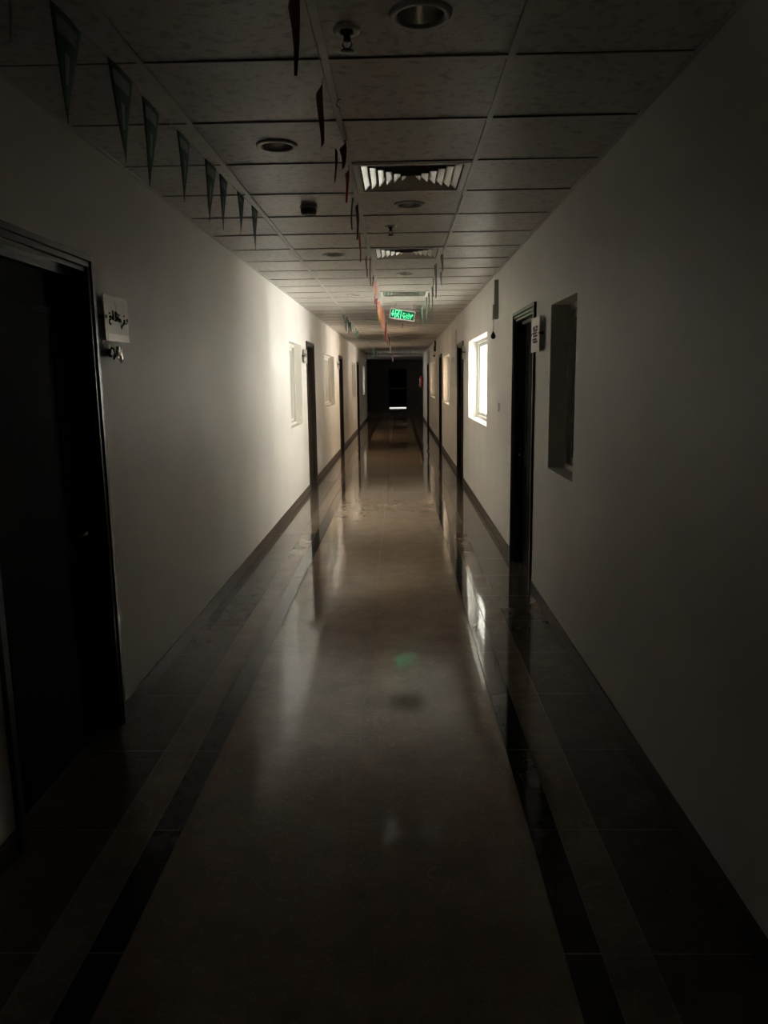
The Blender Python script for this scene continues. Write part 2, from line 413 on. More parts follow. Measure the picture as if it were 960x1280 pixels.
# ------------------------------------------------------------------ windows
def window(n, ya, yb, z0, z1, xf, s, glass, fm, mull=None, depth=.115):
    """two sliding sashes in a frame set back in the reveal"""
    r_ = sempty('window_%d' % n)
    xa, xb = sorted((xf - s * depth, xf - s * (depth + .06)))
    bm = bmesh.new(); w = .04
    box(bm, xa, xb, ya, yb, z0, z0 + w); box(bm, xa, xb, ya, yb, z1 - w, z1)
    box(bm, xa, xb, ya, ya + w, z0 + w, z1 - w); box(bm, xa, xb, yb - w, yb, z0 + w, z1 - w)
    obj('window_frame', bm, fm, r_, bevel=.003)
    ym = mull if mull else (ya + yb) / 2
    for i, (a, b_) in enumerate(((ya + w, ym + .03), (ym - .03, yb - w))):
        xm = xf - s * (depth + .012 + .022 * i); xs = sorted((xm, xm - s * .018)); q = .045
        bm = bmesh.new()
        box(bm, xs[0], xs[1], a, b_, z0 + w, z0 + w + q); box(bm, xs[0], xs[1], a, b_, z1 - w - q, z1 - w)
        box(bm, xs[0], xs[1], a, a + q, z0 + w + q, z1 - w - q); box(bm, xs[0], xs[1], b_ - q, b_, z0 + w + q, z1 - w - q)
        sh = obj('window_sash', bm, fm, r_)
        xc = xm - s * .009
        bm = bmesh.new(); box(bm, xc - .002, xc + .002, a + q - .004, b_ - q + .004, z0 + w + q - .004, z1 - w - q + .004)
        obj('window_pane', bm, glass, sh)
    bm = bmesh.new()
    xs = sorted((xf + s * .004, xf - s * depth)); box(bm, xs[0], xs[1], ya, yb, z0 - .02, z0 + .004)
    obj('window_sill', bm, M['wall'], r_, bevel=.002)
n = 1
for w_ in WL[:3]: window(n, *w_, XL, 1, M['film'], M['alu'], depth=.09); n += 1
window(8, *WL[3], XL, 1, M['haze_w'], M['alu'], depth=.09)  # window added to brighten the far end of the corridor
window(4, *WR[0], XR, -1, M['glass'], M['alu'], depth=.115)
window(5, *WR[1], XR, -1, M['haze_w'], M['alu'], mull=9.98, depth=.13)
window(6, *WR[2], XR, -1, M['haze_b'], M['alu'], depth=.115)
window(7, *WR[3], XR, -1, M['haze_b'], M['alu'], depth=.115)

# curtain behind the near right window
bm = bmesh.new(); prev = None; nx = 60
for i in range(nx + 1):
    y = 4.40 + i / nx * 1.2; x = XR + .25 + .018 * math.sin(i * 1.25)
    a = bm.verts.new((x, y, .75)); c = bm.verts.new((x, y, 2.42)); a2 = bm.verts.new((x + .003, y, .75)); c2 = bm.verts.new((x + .003, y, 2.42))
    if prev:
        bm.faces.new((prev[0], a, c, prev[1])); bm.faces.new((prev[2], prev[3], c2, a2)); bm.faces.new((prev[1], c, c2, prev[3])); bm.faces.new((prev[0], prev[2], a2, a))
    prev = (a, c, a2, c2)
for f in bm.faces: f.smooth = True
ct = obj('curtain', bm, M['curtain']); tag(ct, 'brown curtain hanging behind the nearest window on the right wall', 'curtain')
bm = bmesh.new(); tube(bm, [(XR + .25, 4.3, 2.44), (XR + .25, 6.0, 2.44)], .014, 10); obj('curtain_rail', bm, M['steel'], ct)

# ------------------------------------------------------------------ air vents
def vent_parts(root, w=0.615):
    h = w / 2
    def ring(r0, z0, r1, z1, name, m_, th=.0025):
        bm = bmesh.new()
        loops = []
        for r_, z_ in ((r0, z0), (r1, z1), (r1, z1 + th), (r0, z0 + th)):
            loops.append([bm.verts.new((sx * r_, sy * r_, z_)) for sx, sy in ((-1, -1), (1, -1), (1, 1), (-1, 1))])
        for a, b_ in zip(loops, loops[1:] + loops[:1]):
            for q in range(4): bm.faces.new((a[q], a[(q + 1) % 4], b_[(q + 1) % 4], b_[q]))
        return obj(name, bm, m_, root)
    ring(h, -.004, h - .035, -.004, 'vent_frame', M['louver'], .010)
    for k in range(6):
        r1 = h - .042 - k * .043
        ring(r1, .0, r1 - .036, .021, 'louver', M['vane'])
    bm = bmesh.new(); r2 = .012
    box(bm, -.020, .020, -.020, .020, .028, .032); obj('vent_centre', bm, M['louver'], root)
    bm = bmesh.new()
    for q in ((-h, -h + .004, -h, h), (h - .004, h, -h, h), (-h + .004, h - .004, -h, -h + .004), (-h + .004, h - .004, h - .004, h)): box(bm, *q, .010, .20)
    box(bm, -h, h, -h, h, .20, .205); obj('duct_box', bm, M['plenum'], root)
vlab = ['square air vent with bright slats nearest the camera on the ceiling', 'second square ceiling air vent, above the small ceiling sprinkler gap and beyond the nearest vent',
        'square ceiling air vent just before the green exit sign', 'square ceiling air vent in the dimmer stretch beyond the green exit sign', 'farthest square ceiling air vent, close to the dark lobby']
vr = None
def copy_tree(o_, parent=None):
    c = o_.copy(); C.objects.link(c); c.parent = parent
    for ch in list(o_.children): copy_tree(ch, c)
    return c
for i, (_, k) in enumerate(vents):
    loc = (0.0775, ty(k) + P / 2, HC)
    if i == 0:
        vr = thing('air_vent', vlab[0], 'air vent', loc, group='square air vents in the ceiling'); vent_parts(vr); r_ = vr
    else:
        r_ = copy_tree(vr); r_.location = loc
    r_['label'] = vlab[i]
vents_done = True

# ------------------------------------------------------------------ downlights
dl0 = None
dlab = {(2, -1): 'large round recessed downlight at the top of the picture, beside the nearest sprinkler', (1, 1): 'round recessed downlight with bright inner crescent, left of the ceiling bunting',
        (2, 3): 'round recessed downlight right behind the nearest air vent', (2, 8): 'round recessed downlight between the second and third air vents',
        (1, 6): 'round recessed downlight left of the second air vent', (1, 11): 'round recessed downlight left of the third air vent', (2, 14): 'round recessed downlight just beyond the exit sign',
        (1, 17): 'round recessed downlight left of the fourth air vent', (2, 21): 'farthest round recessed downlight, over the far end of the corridor'}
for (ci, k) in lights:
    xa, xb = colx[ci]; loc = ((xa + xb) / 2, ty(k) + P / 2, HC)
    if dl0 is None:
        dl0 = thing('downlight', '', 'ceiling light', loc, group='recessed downlights'); r_ = dl0
        bm = bmesh.new(); lathe(bm, [(.072, .004), (.075, -.006), (.086, -.007), (.096, -.003), (.098, .003), (.074, .004)], 36); obj('trim_ring', bm, M['grid'], dl0)
        bm = bmesh.new(); rg = lathe(bm, [(.0745, .003), (.070, .03), (.060, .075), (.045, .10)], 36); cap(bm, rg[-1]); obj('reflector', bm, M['canmetal'], dl0)
        bm = bmesh.new(); rg = lathe(bm, [(.020, .098), (.026, .085), (.030, .065), (.024, .050), (.010, .044), (.0005, .043)], 20); obj('bulb', bm, M['offwhite'], dl0)
    else: r_ = copy_tree(dl0); r_.location = loc
    r_['label'] = dlab[(ci, k)]

# sprinklers
sp0 = None
for (x, y, lab) in ((-.155, 2.67, 'black fire sprinkler in a pale ring, nearest the camera'), (-.05, 5.85, 'fire sprinkler between the first and second air vents'), (.08, 15.6, 'tiny fire sprinkler beyond the exit sign')):
    if sp0 is None:
        sp0 = thing('fire_sprinkler', lab, 'sprinkler', (x, y, HC), group='ceiling sprinklers'); r_ = sp0
        bm = bmesh.new(); lathe(bm, [(.022, .003), (.024, -.004), (.033, -.008), (.042, -.005), (.044, .003)], 28); obj('escutcheon', bm, M['white'], sp0)
        bm = bmesh.new(); rg = lathe(bm, [(.020, .003), (.020, -.010), (.011, -.014), (.011, -.030), (.007, -.034)], 16); cap(bm, rg[-1]); cap(bm, rg[0])
        for s_ in (-1, 1): tube(bm, [(s_ * .009, 0, -.028), (s_ * .015, 0, -.042), (s_ * .004, 0, -.060)], .0028, 6)
        obj('sprinkler_head', bm, M['black'], sp0)
        bm = bmesh.new(); lathe(bm, [(.0005, -.058), (.020, -.059), (.022, -.062), (.020, -.064), (.0005, -.065)], 20); obj('deflector', bm, M['black'], sp0)
    else: r_ = copy_tree(sp0); r_.location = (x, y, HC)
    r_['label'] = lab
# smoke detector
sd = thing('smoke_detector', 'dark round smoke detector on the ceiling left of the nearest air vent', 'smoke detector', (-.567, 5.16, HC))
bm = bmesh.new(); rg = lathe(bm, [(.056, .002), (.056, -.012), (.050, -.016)], 32); cap(bm, rg[-1]); obj('base', bm, M['offwhite'], sd)
bm = bmesh.new(); rg = lathe(bm, [(.050, -.014), (.052, -.030), (.044, -.050), (.024, -.055), (.022, -.052)], 32); cap(bm, rg[-1])
for k in range(12):
    a = 2 * PI * k / 12; tube(bm, [(.050 * math.cos(a), .050 * math.sin(a), -.022), (.046 * math.cos(a), .046 * math.sin(a), -.044)], .0022, 5)
obj('sensing_chamber', bm, mat('detector_brown', (.06, .045, .038), .5), sd)
bm = bmesh.new(); lathe(bm, [(.004, -.054), (.004, -.058), (.0005, -.059)], 10, (.0, -.035, .006)); obj('indicator_lamp', bm, M['white'], sd)

# ------------------------------------------------------------------ bunting
def cloth(name, c, rough=.6):
    m_ = mat(name, c, rough); return vary(m_, tuple(v * .85 for v in c), tuple(min(v * 1.15, 1) for v in c), scale=14)
PM = {'green': cloth('pennant_green', (.016, .075, .045)), 'red': cloth('pennant_red', (.50, .035, .025)), 'rust': cloth('pennant_rust', (.42, .10, .05)),
      'black': cloth('pennant_black', (.012, .014, .014)), 'orange': cloth('pennant_orange', (.80, .34, .20)), 'maroon': cloth('pennant_maroon', (.22, .03, .035)),
      'yellow': cloth('pennant_yellow', (.7, .5, .12)), 'purple': cloth('pennant_purple', (.28, .04, .16)), 'brown': cloth('pennant_brown', (.24, .13, .09)),
      'pale': cloth('pennant_pale_green', (.28, .52, .42)), 'teal': cloth('pennant_teal', (.06, .22, .16)), 'white': cloth('pennant_white', (.7, .68, .66)), 'grey': cloth('pennant_grey', (.13, .15, .14)),
      'pink': cloth('pennant_pink', (.85, .46, .38)), 'print': cloth('pennant_print', (.20, .27, .24))}
def pennant(parent, y, z, w, h, col, yaw=0, curl=.02, printed=False, lean=0.0, x=0.0, blunt=0.0, slope=0.0, band=None):
    bm = bmesh.new(); nr, nc = 14, 8; grid = []
    ph = random.uniform(0, 6)
    for i in range(nr + 1):
        t = i / nr; hw = w * (1 - t) if not blunt else w * (1 - t * (1 - blunt))
        row = []
        for j in range(nc + 1):
            s_ = j / nc
            yy = w * .5 + (s_ - .5) * max(hw, .002) + lean * t
            bx = curl * math.sin(PI * s_ * 1.1 + ph * .2) * (1 - .6 * t) + .4 * curl * math.sin(4 * t + ph)
            row.append(bm.verts.new((bx, yy - w / 2, -h * t + slope * (yy - w / 2) * (1 - t))))
        grid.append(row)
    for i in range(nr):
        for j in range(nc):
            f = bm.faces.new((grid[i][j], grid[i + 1][j], grid[i + 1][j + 1], grid[i][j + 1])); f.smooth = True
            if printed:
                if i in (1, 2) and 1 <= j <= 6: f.material_index = 1
                if i in (5, 6, 7, 8) and 3 <= j <= 4: f.material_index = 1
    o_ = obj('pennant', bm, [PM[col], PM['print'] if not band else PM[band]], parent, normals=False)
    o_.location = (x, y, z); o_.rotation_euler = (0, 0, yaw)
    o_['label'] = {'green': 'green pennant with pale printing', 'grey': 'grey pennant', 'pale': 'pale green pennant', 'teal': 'teal green pennant'}.get(col, col + ' pennant')
    md = o_.modifiers.new('thick', 'SOLIDIFY'); md.thickness = .001; md.offset = 0
    return o_
def string(parent, pts, r=.0022, m_=None):
    bm = bmesh.new(); tube(bm, pts, r, 6); return obj('string', bm, m_ or M['offwhite'], parent)

bl = thing('bunting', 'string of small green printed pennants on the left of the ceiling', 'bunting', (-.9, 0, 0))
F = [(2.17, 2.39, 2.685, 2.40, -.04), (2.58, 2.82, 2.705, 2.42, 0), (2.90, 3.12, 2.70, 2.40, -.07), (3.34, 3.56, 2.72, 2.45, -.04), (3.81, 4.04, 2.735, 2.45, -.07),
     (4.09, 4.33, 2.74, 2.47, -.08), (4.54, 4.77, 2.76, 2.53, -.055), (4.97, 5.20, 2.775, 2.52, -.03)]
sag = [(0, 1.2, 2.66), (0, 1.7, 2.66)] 
for a, b_, zt, zb, ln in F:
    sag += [(0, a, zt), (0, b_, zt + .012)]
sag += [(0, 5.8, 2.79), (0, 9.0, 2.79), (0, 12.2, 2.785), (0, 13.3, 2.72), (0, 15, 2.71), (0, 17, 2.73), (0, 22, 2.79), (0, 28, 2.72), (0, 33, 2.78)]
string(bl, sag)
for a, b_, zt, zb, ln in F:
    pennant(bl, (a + b_) / 2, zt + .006, b_ - a, zt - zb, 'green', random.uniform(-.03, .03), .004, True, ln + .0, slope=.05)
for y, zb in ((12.5, 2.60), (13.0, 2.50), (13.5, 2.49), (14.1, 2.56), (14.9, 2.60), (15.7, 2.58), (16.6, 2.57)):
    pennant(bl, y, 2.735, .2, 2.735 - zb, random.choice(['pale', 'teal', 'grey']), random.uniform(-.3, .3), .02, x=.04)
for y in (24.5, 26.0, 27.6, 29.5): pennant(bl, y, 2.74, .2, .28, random.choice(['teal', 'grey']), random.uniform(-.3, .3), .02, x=.1)
bm = bmesh.new(); tube(bm, [(0, 1.945, 2.67), (.004, 1.95, 2.58), (0, 1.945, 2.49)], [.003, .004, .005], 6); obj('tape_tail', bm, M['white'], bl)

bc = thing('bunting', 'string of red, black and orange pennants along the middle of the ceiling', 'bunting', (-.258, 0, 0))
string(bc, [(.0, 1.5, 2.775), (.0, 2.3, 2.772), (0, 3.3, 2.785), (0.015, 3.8, 2.775), (0, 5.2, 2.775), (0, 6.4, 2.79), (0, 8.2, 2.79), (0, 9.6, 2.775), (0, 12.0, 2.75), (0, 14.3, 2.76), (0, 16, 2.775), (0, 23.6, 2.77), (0, 31.2, 2.74), (0, 33.5, 2.78)], m_=M['offwhite'])
mid_flags = [  # y, z top, h, w, colour, yaw, blunt, x
    (2.30, 2.76, .225, .24, 'maroon', .17, 0, -.018), (3.04, 2.765, .20, .16, 'rust', .14, .45, -.02), (3.80, 2.75, .13, .10, 'black', .02, .3, -.03), (3.76, 2.765, .10, .14, 'rust', .15, .4, .012),
    (4.09, 2.745, .155, .16, 'red', .14, .3, .005), (4.87, 2.77, .17, .14, 'grey', .0, 0, -.018), (4.95, 2.76, .205, .15, 'black', .04, .25, .01), (5.88, 2.76, .20, .15, 'rust', .0, 0, -.02),
    (6.95, 2.76, .17, .14, 'brown', .03, 0, -.015), (7.08, 2.77, .24, .16, 'brown', .03, .2, .012), (8.3, 2.77, .10, .14, 'black', .05, 0, -.005), (8.75, 2.765, .12, .16, 'pink', .3, .2, 0),
    (9.2, 2.76, .13, .16, 'pink', .25, .2, .0), (9.6, 2.75, .14, .16, 'maroon', .15, .3, -.02), (10.2, 2.745, .15, .18, 'maroon', .12, .2, -.02), (10.5, 2.74, .17, .18, 'pink', .3, 0, .0), (11.0, 2.74, .17, .18, 'orange', .15, .1, .0),
    (11.3, 2.73, .22, .2, 'yellow', .2, 0, -.02), (11.6, 2.75, .24, .2, 'orange', .3, 0, .0), (11.95, 2.74, .28, .2, 'orange', .25, .1, .01), (12.4, 2.74, .28, .2, 'pink', .2, .2, .02), (12.9, 2.73, .3, .2, 'orange', .2, .15, .02),
    (13.5, 2.72, .33, .2, 'pink', .2, .1, .01), (14.2, 2.72, .30, .2, 'purple', .2, .2, .02), (15.0, 2.73, .27, .2, 'orange', .1, 0, .02), (15.9, 2.75, .30, .2, 'orange', .1, 0, .02), (16.8, 2.76, .28, .2, 'rust', .1, 0, .0), (18.2, 2.76, .30, .2, 'brown', .1, 0, .0),
    (19.8, 2.76, .28, .2, 'brown', .1, 0, .02), (22.5, 2.77, .28, .2, 'white', .3, .1, .02), (24.0, 2.75, .26, .2, 'white', .3, 0, .0), (31.2, 2.72, .30, .2, 'purple', .4, .2, 0), (31.6, 2.66, .22, .2, 'white', .4, .2, 0)]
for y, z, h, w, c, yaw, bl_, x in mid_flags:
    pennant(bc, y, z, w, h, c, yaw, .010, blunt=bl_, x=x)

br = thing('bunting', 'string of grey and pale green pennants on the right of the ceiling grid', 'bunting', (.385, 0, 0))
string(br, [(0.01, 4.9, 2.79), (0, 7.0, 2.775), (0.02, 8.0, 2.76), (0, 9.1, 2.765), (0, 10.8, 2.74), (-.02, 11.6, 2.73), (0, 14, 2.79), (0, 20, 2.79), (.0, 27.5, 2.75), (0, 30, 2.79)])
for y, h, c, x, w in ((6.97, .14, 'brown', 0, .12), (7.53, .31, 'grey', -.03, .16), (8.08, .13, 'grey', .05, .12), (8.5, .2, 'grey', -.01, .14), (9.06, .35, 'grey', .0, .16), (9.7, .2, 'grey', -.01, .16),
                      (10.2, .20, 'teal', -.02, .12), (10.83, .24, 'pale', -.0, .10), (11.4, .25, 'pale', -.04, .10), (12.0, .22, 'teal', -.03, .10), (26.5, .2, 'grey', 0, .2), (28.0, .2, 'grey', .02, .2)):
    pennant(br, y, 2.77 if y < 9 else 2.745, w, h, c, random.uniform(-.06, .06), .008, x=x, blunt=.15)

# hooks that carry the middle string
hk0 = None
for (x, y, lab) in ((-.225, 3.28, 'white ceiling hook nearest the camera on the middle string'), (-.235, 3.80, 'white ceiling hook just before the nearest air vent'),
                    (-.245, 6.35, 'white ceiling hook just before the second air vent'), (-.245, 8.05, 'white ceiling hook beyond the second air vent')):
    if hk0 is None:
        bm = bmesh.new(); lathe(bm, [(.0005, 0), (.008, 0), (.008, -.004), (.0005, -.004)], 12)
        tube(bm, [(0, 0, -.002), (-.010, 0, -.008), (-.013, 0, -.018), (-.008, 0, -.027), (.003, 0, -.030)], .003, 8)
        hk0 = obj('ceiling_hook', bm, M['white']); r_ = hk0
    else: r_ = hk0.copy(); C.objects.link(r_)
    r_.location = (x, y, HC); tag(r_, lab, 'hook', 'white hooks holding the middle bunting')

# ------------------------------------------------------------------ exit sign
ex = thing('exit_sign', 'tilted glowing green exit sign hanging from the ceiling', 'exit sign', (.056, 11.5, 2.632), (0, math.radians(9.6), 0))
W2, H2 = .183, .070
bm = bmesh.new()
for q in ((-W2, W2, H2 - .011, H2), (-W2, W2, -H2, -H2 + .011), (-W2, -W2 + .011, -H2 + .011, H2 - .011), (W2 - .011, W2, -H2 + .011, H2 - .011)):
    box(bm, q[0], q[1], -.018, .018, q[2], q[3])
obj('housing', bm, M['white'], ex, bevel=.002)
bm = bmesh.new(); box(bm, -W2 + .010, W2 - .010, -.012, .012, -H2 + .010, H2 - .010); pn = obj('lit_panel', bm, M['sign_g'], ex)
def text_mesh(body, size, loc, m_, parent, name='lettering', rot=(PI / 2, 0, 0), depth=.001, align='CENTER'):
    c = bpy.data.curves.new(name, 'FONT'); c.body = body; c.size = size; c.extrude = depth; c.align_x = align; c.align_y = 'CENTER'
    t = bpy.data.objects.new(name, c); C.objects.link(t); bpy.context.view_layer.update()
    me = bpy.data.meshes.new_from_object(t.evaluated_get(bpy.context.evaluated_depsgraph_get())); me.materials.clear(); me.materials.append(m_)
    bpy.data.objects.remove(t); o_ = bpy.data.objects.new(name, me); C.objects.link(o_); o_.parent = parent; o_.location = loc; o_.rotation_euler = rot
    return o_
def poly(bm, pts, y0=-.0145, y1=-.012):
    a = [bm.verts.new((x, y0, z)) for x, z in pts]; b_ = [bm.verts.new((x, y1, z)) for x, z in pts]
    bm.faces.new(a); bm.faces.new(b_[::-1])
    for i in range(len(pts)): bm.faces.new((a[i], a[(i + 1) % len(pts)], b_[(i + 1) % len(pts)], b_[i]))
def seg(bm, p, q, w): 
    d = Vector((q[0] - p[0], q[1] - p[1])).normalized() * w / 2; n_ = (-d.y, d.x)
    poly(bm, [(p[0] + n_[0] - d.x, p[1] + n_[1] - d.y), (q[0] + n_[0] + d.x, q[1] + n_[1] + d.y), (q[0] - n_[0] + d.x, q[1] - n_[1] + d.y), (p[0] - n_[0] - d.x, p[1] - n_[1] - d.y)])
bm = bmesh.new()
poly(bm, [(-.148, .045), (-.133, .045), (-.133, .000), (-.117, .004), (-.140, -.040), (-.164, .004), (-.148, .000)])
obj('arrow', bm, M['sign_e'], pn)
bm = bmesh.new()
seg(bm, (-.105, -.052), (-.105, .048), .010); seg(bm, (-.022, -.052), (-.022, .048), .010); seg(bm, (-.105, .050), (-.022, .050), .008)     # doorway
seg(bm, (-.062, .012), (-.070, -.012), .018); seg(bm, (-.070, -.014), (-.050, -.030), .010); seg(bm, (-.050, -.030), (-.050, -.050), .009)      # trunk, front leg
seg(bm, (-.072, -.014), (-.082, -.034), .010); seg(bm, (-.082, -.034), (-.096, -.040), .009)
seg(bm, (-.060, .012), (-.044, .000), .007); seg(bm, (-.066, .012), (-.084, .006), .007); seg(bm, (-.084, .006), (-.086, -.008), .007)
poly(bm, [(-.057 + .010 * math.cos(a * PI / 6), .032 + .010 * math.sin(a * PI / 6)) for a in range(12)])
obj('running_figure', bm, M['sign_e'], pn)
text_mesh('\uFE9D\uFEAE\uFEA8\uFEE3', .072, (.080, -.0135, .022), M['sign_e'], pn, 'lettering')
text_mesh('EXIT', .062, (.080, -.0135, -.030), M['sign_e'], pn, 'lettering')
for x in (-.13, .13):
    bm = bmesh.new(); tube(bm, [(x, 0, H2 - .002), (x * 1.0 + .02, 0, .170 + x * math.tan(math.radians(9.6)) * 1.0)], .003, 8); obj('hanging_wire', bm, M['steel'], ex)

# ------------------------------------------------------------------ wall signs
def strokes(bm, paths, w, x, sgn):
    """paths in (y, z); ribbons standing just off plane x"""
    for p in paths:
        wd = w
        if isinstance(p[0], float): wd = p[0]; p = p[1]
        tube(bm, [(x, a, c) for a, c in p], wd, 6)
def wall_sign(label, y0, y1, z0, z1, xf, s, so=.03, strip=None, words=(), ink='ink', face='acrylic', group='door signs on the corridor walls'):
    r_ = thing('door_sign', label, 'sign', (xf, (y0 + y1) / 2, z0), group=group)
    w = (y1 - y0) / 2; h = z1 - z0
    bm = bmesh.new(); xs = sorted((s * so, s * (so + .005))); box(bm, xs[0], xs[1], -w, w, 0, h); obj('plate', bm, M[face], r_, bevel=.001)
    if strip:
        bm = bmesh.new(); xs = sorted((s * (so + .005), s * (so + .0062))); box(bm, xs[0], xs[1], -w + .03, w, strip[0], strip[1]); obj('white_strip', bm, M['strip'], r_)
    for sy in (-1, 1):
        bm = bmesh.new()
        a = sorted((0, s * (so + .009))); rg = lathe(bm, [(.009, a[0]), (.009, a[1])], 14, (0, sy * (w - .018), h * .52), 'x'); cap(bm, rg[0]); cap(bm, rg[1])
        obj('standoff', bm, M['black'], r_)
    if words:
        bm = bmesh.new(); strokes(bm, words, .004, s * (so + .007), s); obj('lettering', bm, M[ink], r_)
    return r_
# sign by the big near door: cursive Arabic lettering on grey acrylic. coordinates: y along wall (left to right in view), z from bottom
k_ = .30 / 330.
def L1(*p): return [((a - 465) * k_ * 1.0, (830 - c) * .215 / 620) for a, c in p]
words = [(.0038, L1((350, 505), (365, 490), (385, 505), (372, 530), (350, 545), (345, 575), (360, 600), (378, 592))),
         (.0034, L1((385, 505), (400, 530), (425, 535))), (.0034, L1((405, 405), (404, 470), (410, 530))),
         (.0038, L1((425, 535), (450, 540), (475, 535), (500, 545), (522, 540), (515, 505), (495, 505), (488, 540))), (.0034, L1((445, 415), (446, 470), (452, 540))),
         (.0034, L1((445, 415), (470, 440), (512, 445))), (.0034, L1((480, 470), (470, 520), (474, 540))),
         (.0042, L1((575, 500), (572, 545), (555, 580), (530, 600), (522, 632))), (.0034, L1((572, 540), (590, 552), (612, 552))),
         (.0034, L1((350, 450), (356, 452))), (.0034, L1((571, 450), (576, 452)))]
sg = wall_sign('grey acrylic door sign with black Arabic lettering and white strip, beside the large near door', 3.715, 4.035, 1.905, 2.122, XL, 1, .03, (.004, .036), words)
bm = bmesh.new()
pts = [(-.022, .188), (.026, .188), (.008, .150), (.006, .118), (-.004, .118), (-.004, .150)]
f1 = [bm.verts.new((.0355, a, c)) for a, c in pts]; f2 = [bm.verts.new((.0362, a, c)) for a, c in pts]
bm.faces.new(f1); bm.faces.new(f2[::-1])
for i in range(len(pts)): bm.faces.new((f1[i], f1[(i + 1) % 6], f2[(i + 1) % 6], f2[i]))
obj('emblem', bm, mat('emblem_grey', (.27, .26, .235), .4), sg)
wl = lambda W_, H_: [(.0035, [(-W_ * .7, H_ * .55), (-W_ * .5, H_ * .62), (-W_ * .35, H_ * .5), (-W_ * .1, H_ * .55), (0., H_ * .68)]), (.0035, [(W_ * .1, H_ * .5), (W_ * .4, H_ * .55), (W_ * .6, H_ * .48), (W_ * .7, H_ * .66)])]
wall_sign('pale door sign beside the second door on the left wall, by the brightest wall patch', 11.48, 11.83, 1.965, 2.165, XL, 1, .03, None, wl(.17, .2), face='offwhite')
wall_sign('small pale door sign beside the third door on the left wall', 18.0, 18.28, 1.97, 2.16, XL, 1, .025, None, wl(.14, .19), face='offwhite')
rw = []
for i, zz in enumerate((.155, .135, .115, .092, .072)):
    a, b_ = (-.10, .06) if i % 2 == 0 else (-.06, .10)
    pts = [(a + (b_ - a) * q / 9, zz + .006 * math.sin(q * 2.1 + i * 1.7)) for q in range(10)]
    rw.append((.0034, pts))
rw.append((.0045, [(.04, .185), (.045, .165), (.07, .17)])); rw.append((.004, [(-.09, .18), (-.07, .172), (-.05, .185)]))
wall_sign('pale door sign with blue-black lettering, between the near right door and the brown window', 5.66, 6.0, 1.89, 2.14, XR, -1, .034, None, rw, 'ink_blue', 'white')
wall_sign('small dark-edged door sign before the second door on the right wall, after the bright window', 12.30, 12.58, 2.01, 2.22, XR, -1, .03, None, wl(.13, .2), face='acrylic')

# crumpled paper on a dark mount under the near sign
pp = thing('paper_tag', 'small crumpled white paper on a dark hook below the near left door sign', 'paper', (XL, 3.875, 1.815))
bm = bmesh.new(); rg = lathe(bm, [(.020, 0), (.020, .006), (.014, .012)], 16, (0, -.036, .036), 'x'); cap(bm, rg[0]); cap(bm, rg[-1])
tube(bm, [(.006, -.03, .06), (.020, -.034, .055), (.026, -.034, .02), (.016, -.03, .006)], .005, 8); obj('hook_mount', bm, M['black'], pp)
bm = bmesh.new(); bmesh.ops.create_icosphere(bm, subdivisions=3, radius=1); rg_ = random.Random(5)
for v in bm.verts:
    n_ = .72 + .35 * math.sin(v.co.y * 7 + v.co.z * 3) * math.cos(v.co.z * 5) * .5 + rg_.uniform(-.05, .05)
    v.co = Vector((v.co.x * .012 * n_ + .044, v.co.y * .062 * n_ - .018, v.co.z * .050 * n_ + .036 - (.016 if v.co.z < -.3 and v.co.y > .0 else 0)))
obj('crumpled_paper', bm, M['strip'], pp)

# ------------------------------------------------------------------ trunking, dangling plug, switch, cabinet, extinguisher
def trunking(label, y, z0, z1, dark=False, cord=.15):
    r_ = thing('cable_trunking', label, 'cable trunking', (XR, y, z0), group=None)
    m_ = M['black'] if dark else M['offwhite']
    bm = bmesh.new(); box(bm, -.042, -.0, -.030, .030, .15, z1 - z0); obj('trunk', bm, m_, r_, bevel=.003)
    bm = bmesh.new(); box(bm, -.056, 0, -.045, .045, 0, .15); so_ = obj('socket_box', bm, m_, r_, bevel=.004)
    bm = bmesh.new(); box(bm, -.062, -.056, -.034, .034, .018, .132); obj('socket_face', bm, M['black'] if dark else M['white'], so_, bevel=.002)
    bm = bmesh.new(); box(bm, -.056, -.040, -.014, .014, .010, .022)
    tube(bm, [(-.046, 0, .012), (-.047, 0, -.02), (-.044, .004, -.07), (-.048, 0, -cord + .02)], .0032, 8); obj('cord', bm, M['offwhite'] if not dark else M['black'], r_)
    bm = bmesh.new(); rg = lathe(bm, [(.004, .026), (.009, .018), (.018, .0), (.026, -.016), (.026, -.034), (.015, -.050), (.0005, -.052)], 18, (-.048, 0, -cord)); cap(bm, rg[0])
    obj('plug', bm, M['black'], r_)
trunking('grey cable trunking with a black plug dangling, before the near door on the right wall', 8.34, 2.315, 2.715)
trunking('black cable trunking high on the right wall near the far end', 22.2, 2.48, 2.775, True, .10)
bm = bmesh.new(); box(bm, XR - .010, XR, 8.11, 8.19, 1.36, 1.45); sw = obj('light_switch', bm, M['offwhite'], bevel=.002); tag(sw, 'small light switch on the right wall between window and near door', 'switch')
bm = bmesh.new(); box(bm, XR - .015, XR - .010, 8.13, 8.17, 1.385, 1.425); obj('rocker', bm, M['white'], sw)
cb = thing('wall_cabinet', 'tall shallow pale grey cabinet high on the right wall after the second door', 'cabinet', (XR, 14.8, 1.53))
bm = bmesh.new(); box(bm, -.014, 0, -.62, .62, 0, 1.06); obj('cabinet_body', bm, M['white'], cb, bevel=.003)
for a in (-.61, -.20, .21):
    bm = bmesh.new(); box(bm, -.020, -.014, a, a + .395, .01, 1.05); d_ = obj('door', bm, M['alu'], cb, bevel=.002)
    bm = bmesh.new(); box(bm, -.026, -.020, a + .35, a + .365, .48, .58); obj('door_pull', bm, M['steel'], d_)

